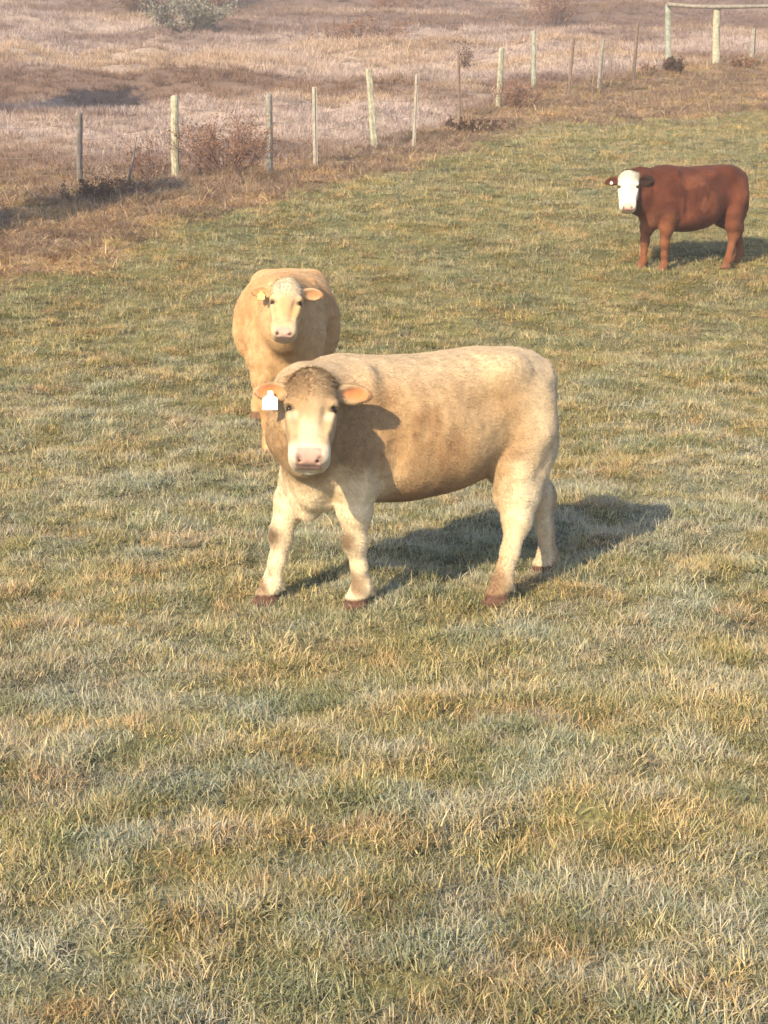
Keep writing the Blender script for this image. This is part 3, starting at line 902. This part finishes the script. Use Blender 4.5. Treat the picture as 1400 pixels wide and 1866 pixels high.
    fold = np.exp(-((V[:, 0]/S - .36)/.10)**2 - ((V[:, 2]/S - .80)/.16)**2) + .6*np.exp(-((V[:, 0]/S - .62)/.10)**2 - ((V[:, 2]/S - .95)/.2)**2)
    disp = disp + fold * (fbm(V[:, 0]*26 + V[:, 2]*4, V[:, 2]*5, 207, 2) - .5) * .03
    rib = np.exp(-((V[:, 0]/S - .06)/.20)**2) * sstep(.68, .85, V[:, 2]/S) * sstep(1.22, 1.05, V[:, 2]/S)
    disp = disp + rib * .0011 * np.sin((V[:, 0]/S + .30*(V[:, 2]/S - .9)) * 2*math.pi/.085)
    disp = np.where(inhead | (V[:, 2] < .55*S), disp * .3, disp)
    V2 = V + N * disp[:, None]
    ob.data.vertices.foreach_set('co', V2.astype(np.float32).ravel()); ob.data.update()
    info = dict(S=S, huv=huv, inhead=inhead, hoofs=hoof_c, pl=pl, HR=HR, hs=hs, ears=ear_axes, tail=np.array(tl), knees=knees)
    C = np.clip(coat_fn(V, N, info), 0, 1)
    C = C * (dark * (.88 + .24 * fbm(V[:, 0]*34 + V[:, 1]*20, V[:, 2]*22 + V[:, 1]*12, 231, 3)))[:, None]
    set_color(ob.data, 'coat', C)
    root = empty(name, (O[0], O[1], O[2]), heading)
    tag(root, label, 'cow', 'cattle standing in the frosty pasture')
    ob.parent = root
    # short winter coat: one lock per face corner, lying back along the body
    tri = np.concatenate([Q[:, [0, 1, 2]], Q[:, [0, 2, 3]]])
    A, B, Cc = V2[tri[:, 0]], V2[tri[:, 1]], V2[tri[:, 2]]
    ar = np.linalg.norm(np.cross(B - A, Cc - A), axis=1)
    ti = rng.choice(len(tri), hairs, p=ar / ar.sum())
    r1, r2 = rng.uniform(size=hairs), rng.uniform(size=hairs)
    fl_ = r1 + r2 > 1; r1[fl_], r2[fl_] = 1 - r1[fl_], 1 - r2[fl_]
    P0 = A[ti] + r1[:, None] * (B - A)[ti] + r2[:, None] * (Cc - A)[ti]
    n0 = N[tri[ti, 0]]; c0 = C[tri[ti, 0]]
    h0 = huv[tri[ti, 0]]; ih = inhead[tri[ti, 0]]
    curl = rng.normal(0, .35, (hairs, 3))
    sw = (fbm(P0[:, 0]*7, P0[:, 2]*7, 222, 2) - .5)[:, None] * np.array([1.2, 0, 1.4])
    flow = np.array([-.75, 0, -.65]) + curl * .7 + sw
    flow = np.where(ih[:, None], f * .8 + s_ * np.sign(h0[:, 2:3]) * .3 + rng.normal(0, .45, (hairs, 3)), flow)
    flow -= n0 * np.sum(flow * n0, 1)[:, None]
    flow /= np.linalg.norm(flow, axis=1)[:, None] + 1e-6
    dirv = flow * .93 + n0 * .34
    ln = hair_len * rng.uniform(.6, 1.4, hairs)
    pollh = ih & (h0[:, 0] < .13) & (np.abs(h0[:, 2]) < .13)
    ln = np.where(ih, ln * (.45 + 1.35 * sstep(.20, -.02, h0[:, 0]) * sstep(.16, .10, np.abs(h0[:, 2]))), ln)
    ln = np.where(ih & (h0[:, 0] > .40), .002, ln)
    low = np.min(np.stack([np.linalg.norm(P0 - hc[0], axis=1) for hc in hoof_c], -1), 1)
    ln = np.where(low < .075 * S, .003, ln)
    dirv = np.where(pollh[:, None], dirv + n0 * .08, dirv)
    side = np.cross(dirv, n0); side /= np.linalg.norm(side, axis=1)[:, None] + 1e-6
    wd = (.0017 + .0012 * rng.uniform(size=hairs))[:, None] * (res / .009) ** .7
    P0 = P0 - n0 * .002
    HV = np.stack([P0 - side * wd, P0 + side * wd, P0 + dirv * ln[:, None]], 1).reshape(-1, 3)
    hr = mesh_obj('hair', HV, np.arange(hairs * 3).reshape(-1, 3), HAIR, root, smooth=False)
    cc = np.repeat(c0 * rng.uniform(.72, 1.22, (hairs, 1)), 3, 0)
    set_color(hr.data, 'coat', np.clip(cc, 0, 1)); tag(hr, kind='stuff')
    # eyes
    for q in (1, -1):
        c = hp(.182, -.042, q*.105)
        v, fc = sphere(c, .0190 * hs)
        mesh_obj('eye', v, fc, EYE, root)
    for q, mt, w, hgt in tags:
        e0, a, fr, hg, c = ear_axes[q]
        up = np.array([0, 0, 1.0])
        if up @ hg < 0: hg = -hg
        p = c + fr * .034*hs - a*.0*hs
        sd = unit(np.cross(up, fr)); dn = unit(np.cross(fr, sd))
        if dn[2] > 0: dn = -dn
        out = [(-.16, 0), (.16, 0), (.20, .22), (.5, .42), (.5, 1.0), (-.5, 1.0), (-.5, .42), (-.20, .22)]
        vs = [p + fr * .006 * k + sd * x * w + dn * y * hgt for k in (0, 1) for x, y in out]
        m = len(out)
        fc = [tuple(range(m))[::-1], tuple(range(m, 2*m))] + [(i, (i+1) % m, m + (i+1) % m, m + i) for i in range(m)]
        t = mesh_obj('ear_tag', vs, fc, mt, root, smooth=False)
        v, fc = sphere(p + fr*.006 + dn*.16*hgt, .007)
        mesh_obj('tag_button', v, fc, mt, t)
    return root

def sphere(c, r, nu=12, nv=8):
    V = [np.array(c) + [0, 0, r]]
    for j in range(1, nv):
        th = math.pi * j / nv
        for i in range(nu):
            ph = 2 * math.pi * i / nu
            V.append(np.array(c) + r * np.array([math.sin(th)*math.cos(ph), math.sin(th)*math.sin(ph), math.cos(th)]))
    V.append(np.array(c) - [0, 0, r])
    Fc = [(0, 1 + i, 1 + (i+1) % nu) for i in range(nu)]
    for j in range(nv - 2):
        b = 1 + j * nu
        Fc += [(b+i, b+nu+i, b+nu+(i+1) % nu, b+(i+1) % nu) for i in range(nu)]
    b = 1 + (nv-2)*nu; l = len(V) - 1
    Fc += [(l, b+(i+1) % nu, b+i) for i in range(nu)]
    return V, Fc

def blob(V, c, r):                      # soft round patch
    return np.clip(1.5 * (1 - np.linalg.norm((V - np.array(c)) / np.array(r), axis=1)), 0, 1)

def common_marks(C, V, N, I, pink, pale_muzzle, ear_in, hoof, white_nose=.9):
    h, ih = I['huv'], I['inhead']
    u, v, w = h[:, 0], h[:, 1], np.abs(h[:, 2])
    m = ih & (u > .30)
    C = mixc(C, pale_muzzle, np.where(m, sstep(.36, .405, u) * white_nose, 0))
    pad = np.where(ih, sstep(.400, .415, u) * sstep(.066, .058, w) * sstep(-.105, -.09, v), 0)
    C = mixc(C, pink, pad)
    nost = np.where(ih, np.clip(1.6 - np.hypot(np.hypot((u - .455) / .017, (w - .053) / .017), (v + .028) / .020), 0, 1), 0)
    C = mixc(C, np.array(pink) * .22, nost)
    eye = np.where(ih, np.clip(1.9 * (1 - np.sqrt(((u - .182) / .030) ** 2 + ((w - .108) / .034) ** 2 + ((v + .040) / .045) ** 2)), 0, 1), 0)
    C = mixc(C, np.array([.05, .03, .02]), np.clip(eye, 0, .85))
    for q, (e0, a, fr, hg, c) in I['ears'].items():
        d = V - c; hs = I['hs']
        e = np.clip(1.8 * (1 - np.sqrt(((d @ a - .01*hs) / (.085*hs)) ** 2 + ((d @ hg) / (.042*hs)) ** 2)), 0, 1) * sstep(-.1, .35, N @ fr) * (np.abs(d @ fr) < .05*hs)
        C = mixc(C, ear_in, e * .9)
    for p, fet in I['hoofs']:
        d = np.linalg.norm((V - p) * np.array([1, 1, 1]), axis=1)
        C = mixc(C, hoof, sstep(.075, .06, V[:, 2] - p[2]) * (d < .16))
    return C

def coat_main(V, N, I):
    S = I['S']; x, y, z = V.T
    n1 = fbm(x*3.2 + y*2, z*3.2 + y, 301, 4); n2 = fbm(x*9, z*7 + y*6, 305, 3)
    base = mixc([.36, .235, .125], [.45, .315, .18], sstep(.35, .65, n1))
    base = mixc(base, [.66, .53, .36], sstep(1.08, 1.30, z/S) * .65)                       # paler back
    base = mixc(base, [.29, .165, .08], sstep(.38, .62, .6*n2 + .4*fbm(x*22, z*12, 307, 3)) * sstep(.30, .05, np.abs(x - .10 - .5*(z/S - .95))/S) * sstep(.60, .8, z/S) * sstep(1.28, 1.0, z/S) * .75)   # rubbed, darker rib patch
    base = mixc(base, [.24, .13, .065], sstep(.72, .58, z/S) * sstep(.45, .65, n1 + .1) * sstep(-.5, -.2, x) * sstep(.55, .3, x) * .7)   # brown belly stains
    base = mixc(base, [.84, .70, .48], sstep(.86, .52, z/S + .25*(n2 - .5)) * sstep(.22, .42, np.abs(x + .02)) * .85)   # pale legs
    for k in I['knees']: base = mixc(base, [.13, .08, .045], blob(V, k + np.array([.06, .02, .01]), (.085, .085, .085)) * sstep(.3, .5, n2 + .1) * .9)
    for p, f in I['hoofs']:
        base = mixc(base, [.24, .15, .09], blob(V, p + [0.03, .02, .13*S], (.11, .11, .13)) * sstep(.36, .5, n2) * .9)
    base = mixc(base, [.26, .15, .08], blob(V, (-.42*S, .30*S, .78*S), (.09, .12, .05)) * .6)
    base = mixc(base, [.66, .53, .36], sstep(-.38, -.62, x/S) * .75)  # pale highlight painted into the coat over hip and hindquarters
    ih, h = I['inhead'], I['huv']
    face = mixc([.34, .225, .12], [.44, .32, .19], sstep(.40, .6, n2) * .6 + sstep(.12, .24, h[:, 0]) * .4)
    face = mixc(face, [.70, .56, .37], sstep(.20, .30, h[:, 0]) * sstep(.07, .03, np.abs(h[:, 2])) * .8)
    face = mixc(face, [.55, .45, .31], blob(h, (.225, -.04, .085), (.04, .08, .035)) + blob(h, (.225, -.04, -.085), (.04, .08, .035)))
    base = np.where(ih[:, None], face, base)
    base = mixc(base, [.12, .07, .04], sstep(-.80, -.83, x/S) * sstep(1.2, 1.1, z/S) * .5)
    return common_marks(base, V, N, I, (.47, .30, .245), (.62, .54, .42), (.60, .21, .08), (.13, .07, .05))

def coat_second(V, N, I):
    S = I['S']; x, y, z = V.T
    n1 = fbm(x*3 + y*3, z*3 + y, 311, 4); n2 = fbm(x*8 + y*7, z*7, 315, 3)
    base = mixc([.45, .27, .125], [.53, .345, .18], sstep(.35, .65, n1))
    base = mixc(base, [.28, .13, .05], blob(V, (.66*S, .02, .62*S), (.10, .06, .12)) * .8)
    base = mixc(base, [.32, .17, .075], sstep(.6, .68, n2) * .4)
    ih, h = I['inhead'], I['huv']
    face = mixc([.46, .29, .14], [.53, .36, .20], sstep(.35, .6, n2))
    wht = sstep(.20, .06, h[:, 0] + .08*(n2 - .5)) * sstep(.135, .10, np.abs(h[:, 2])) * sstep(-.13, -.06, h[:, 1])
    face = mixc(face, [.68, .56, .40], wht * sstep(.25, .5, n2 + .15))
    face = mixc(face, [.50, .37, .22], sstep(.26, .34, h[:, 0]) * .6)
    base = np.where(ih[:, None], face, base)
    return common_marks(base, V, N, I, (.50, .33, .27), (.54, .42, .29), (.55, .24, .11), (.18, .10, .06), .6)

def coat_red(V, N, I):
    S = I['S']; x, y, z = V.T
    n1 = fbm(x*3 + y*2, z*3 + y, 321, 4); n2 = fbm(x*7 + y*5, z*7, 325, 3)
    base = mixc([.090, .026, .015], [.155, .048, .025], sstep(.35, .65, n1 * .6 + n2 * .4))
    base = mixc(base, [.20, .075, .038], sstep(.5, .65, n2) * sstep(.3, .05, np.abs(x - .1)) * .6)
    base = mixc(base, [.24, .095, .045], sstep(.80, .42, z/S + .25*(n2 - .5)) * sstep(.22, .42, np.abs(x + .02)) * .8)
    ih, h = I['inhead'], I['huv']
    u, v, w = h[:, 0], h[:, 1], np.abs(h[:, 2])
    wht = np.where(ih, sstep(-.06, -.02, u) * sstep(.135, .115, w) * sstep(-.15, -.11, v), 0)
    base = mixc(base, [.80, .72, .58], wht)
    C = common_marks(base, V, N, I, (.70, .44, .38), (.80, .72, .60), (.08, .028, .016), (.20, .09, .05), .3)
    e0, a, fr, hg, c = I['ears'][1]          # shade painted onto one ear as black brown, inside and out
    C = mixc(C, [.028, .014, .010], sstep(.03, .06, (V - e0) @ a) * (((V - c) @ a / .115)**2 + ((V - c) @ hg / .075)**2 < 1) * (np.abs((V - c) @ fr) < .048))
    return C

def gp(x, y): return (x, y, float(smooth_ground(x, y)) + .0)
def sky_point(px, py, y):               # the point at distance y on the line of sight through a point of the frame
    d = ray(px, py); return np.array([0, 0, CAM_Z]) + d * (y / d[1])

cow('cream_cow', 'cream cow with white tag in its ear, nearest the camera, head turned to face it', (.20, 8.20), math.pi + math.radians(22),
    [gp(-.15, 7.94), gp(-.63, 8.02), gp(.60, 8.02), gp(.90, 8.56)], sky_point(570, 681, 7.50), sky_point(563, 832, 7.24), coat_main, .0085, 260000, ear_droop=-.08,
    tags=((-1, TAG_W, .075, .095),))
cow('tan_cow', 'tan cow with white forehead standing head-on behind the nearest cream cow', (-.76, 12.15), -math.pi/2 + math.radians(1),
    [gp(-.58, 11.5), gp(-.86, 11.43), gp(-.55, 12.65), gp(-1.05, 12.7)], sky_point(524, 512, 11.02), sky_point(517, 606, 10.82), coat_second, .011, 90000, ear_droop=-.05, size=.97, belly=1.22,
    tags=((-1, TAG_Y, .05, .06),), neck_fat=1.03)
cow('red_cow', 'red brown cow with white face standing apart on the slope', (3.68, 18.66), math.pi + math.radians(22),
    [gp(3.29, 18.44), gp(3.07, 18.60), gp(4.10, 18.66), gp(4.30, 18.95)], sky_point(1146, 314, 18.17), sky_point(1144, 377, 18.0), coat_red, .012, 90000, dark=.82, deep=.06, size=.91,
    tags=((-1, TAG_W, .032, .036),), hair_len=.016)

# ------------------------------------------------------------------ thin haze volume, added to veil and fade the distance
hv = [(x, y, z) for x in (-230, 230) for y in (-70, 410) for z in (-6, 75)]
hz = mesh_obj('haze', np.array(hv), [(0, 1, 3, 2), (4, 6, 7, 5), (0, 4, 5, 1), (2, 3, 7, 6), (0, 2, 6, 4), (1, 5, 7, 3)], None, smooth=False)
hm = bpy.data.materials.new('haze_air'); hm.use_nodes = True
hn = hm.node_tree.nodes
hn.remove(hn['Principled BSDF'])
pv = hn.new('ShaderNodeVolumePrincipled')
pv.inputs['Color'].default_value = (.96, .93, .95, 1); pv.inputs['Density'].default_value = .0020; pv.inputs['Anisotropy'].default_value = 0.0
hm.node_tree.links.new(pv.outputs[0], hn['Material Output'].inputs['Volume'])
hz.data.materials.append(hm)
tag(hz, 'thin pale haze added over the hillside to veil the distance', None, None, 'stuff')
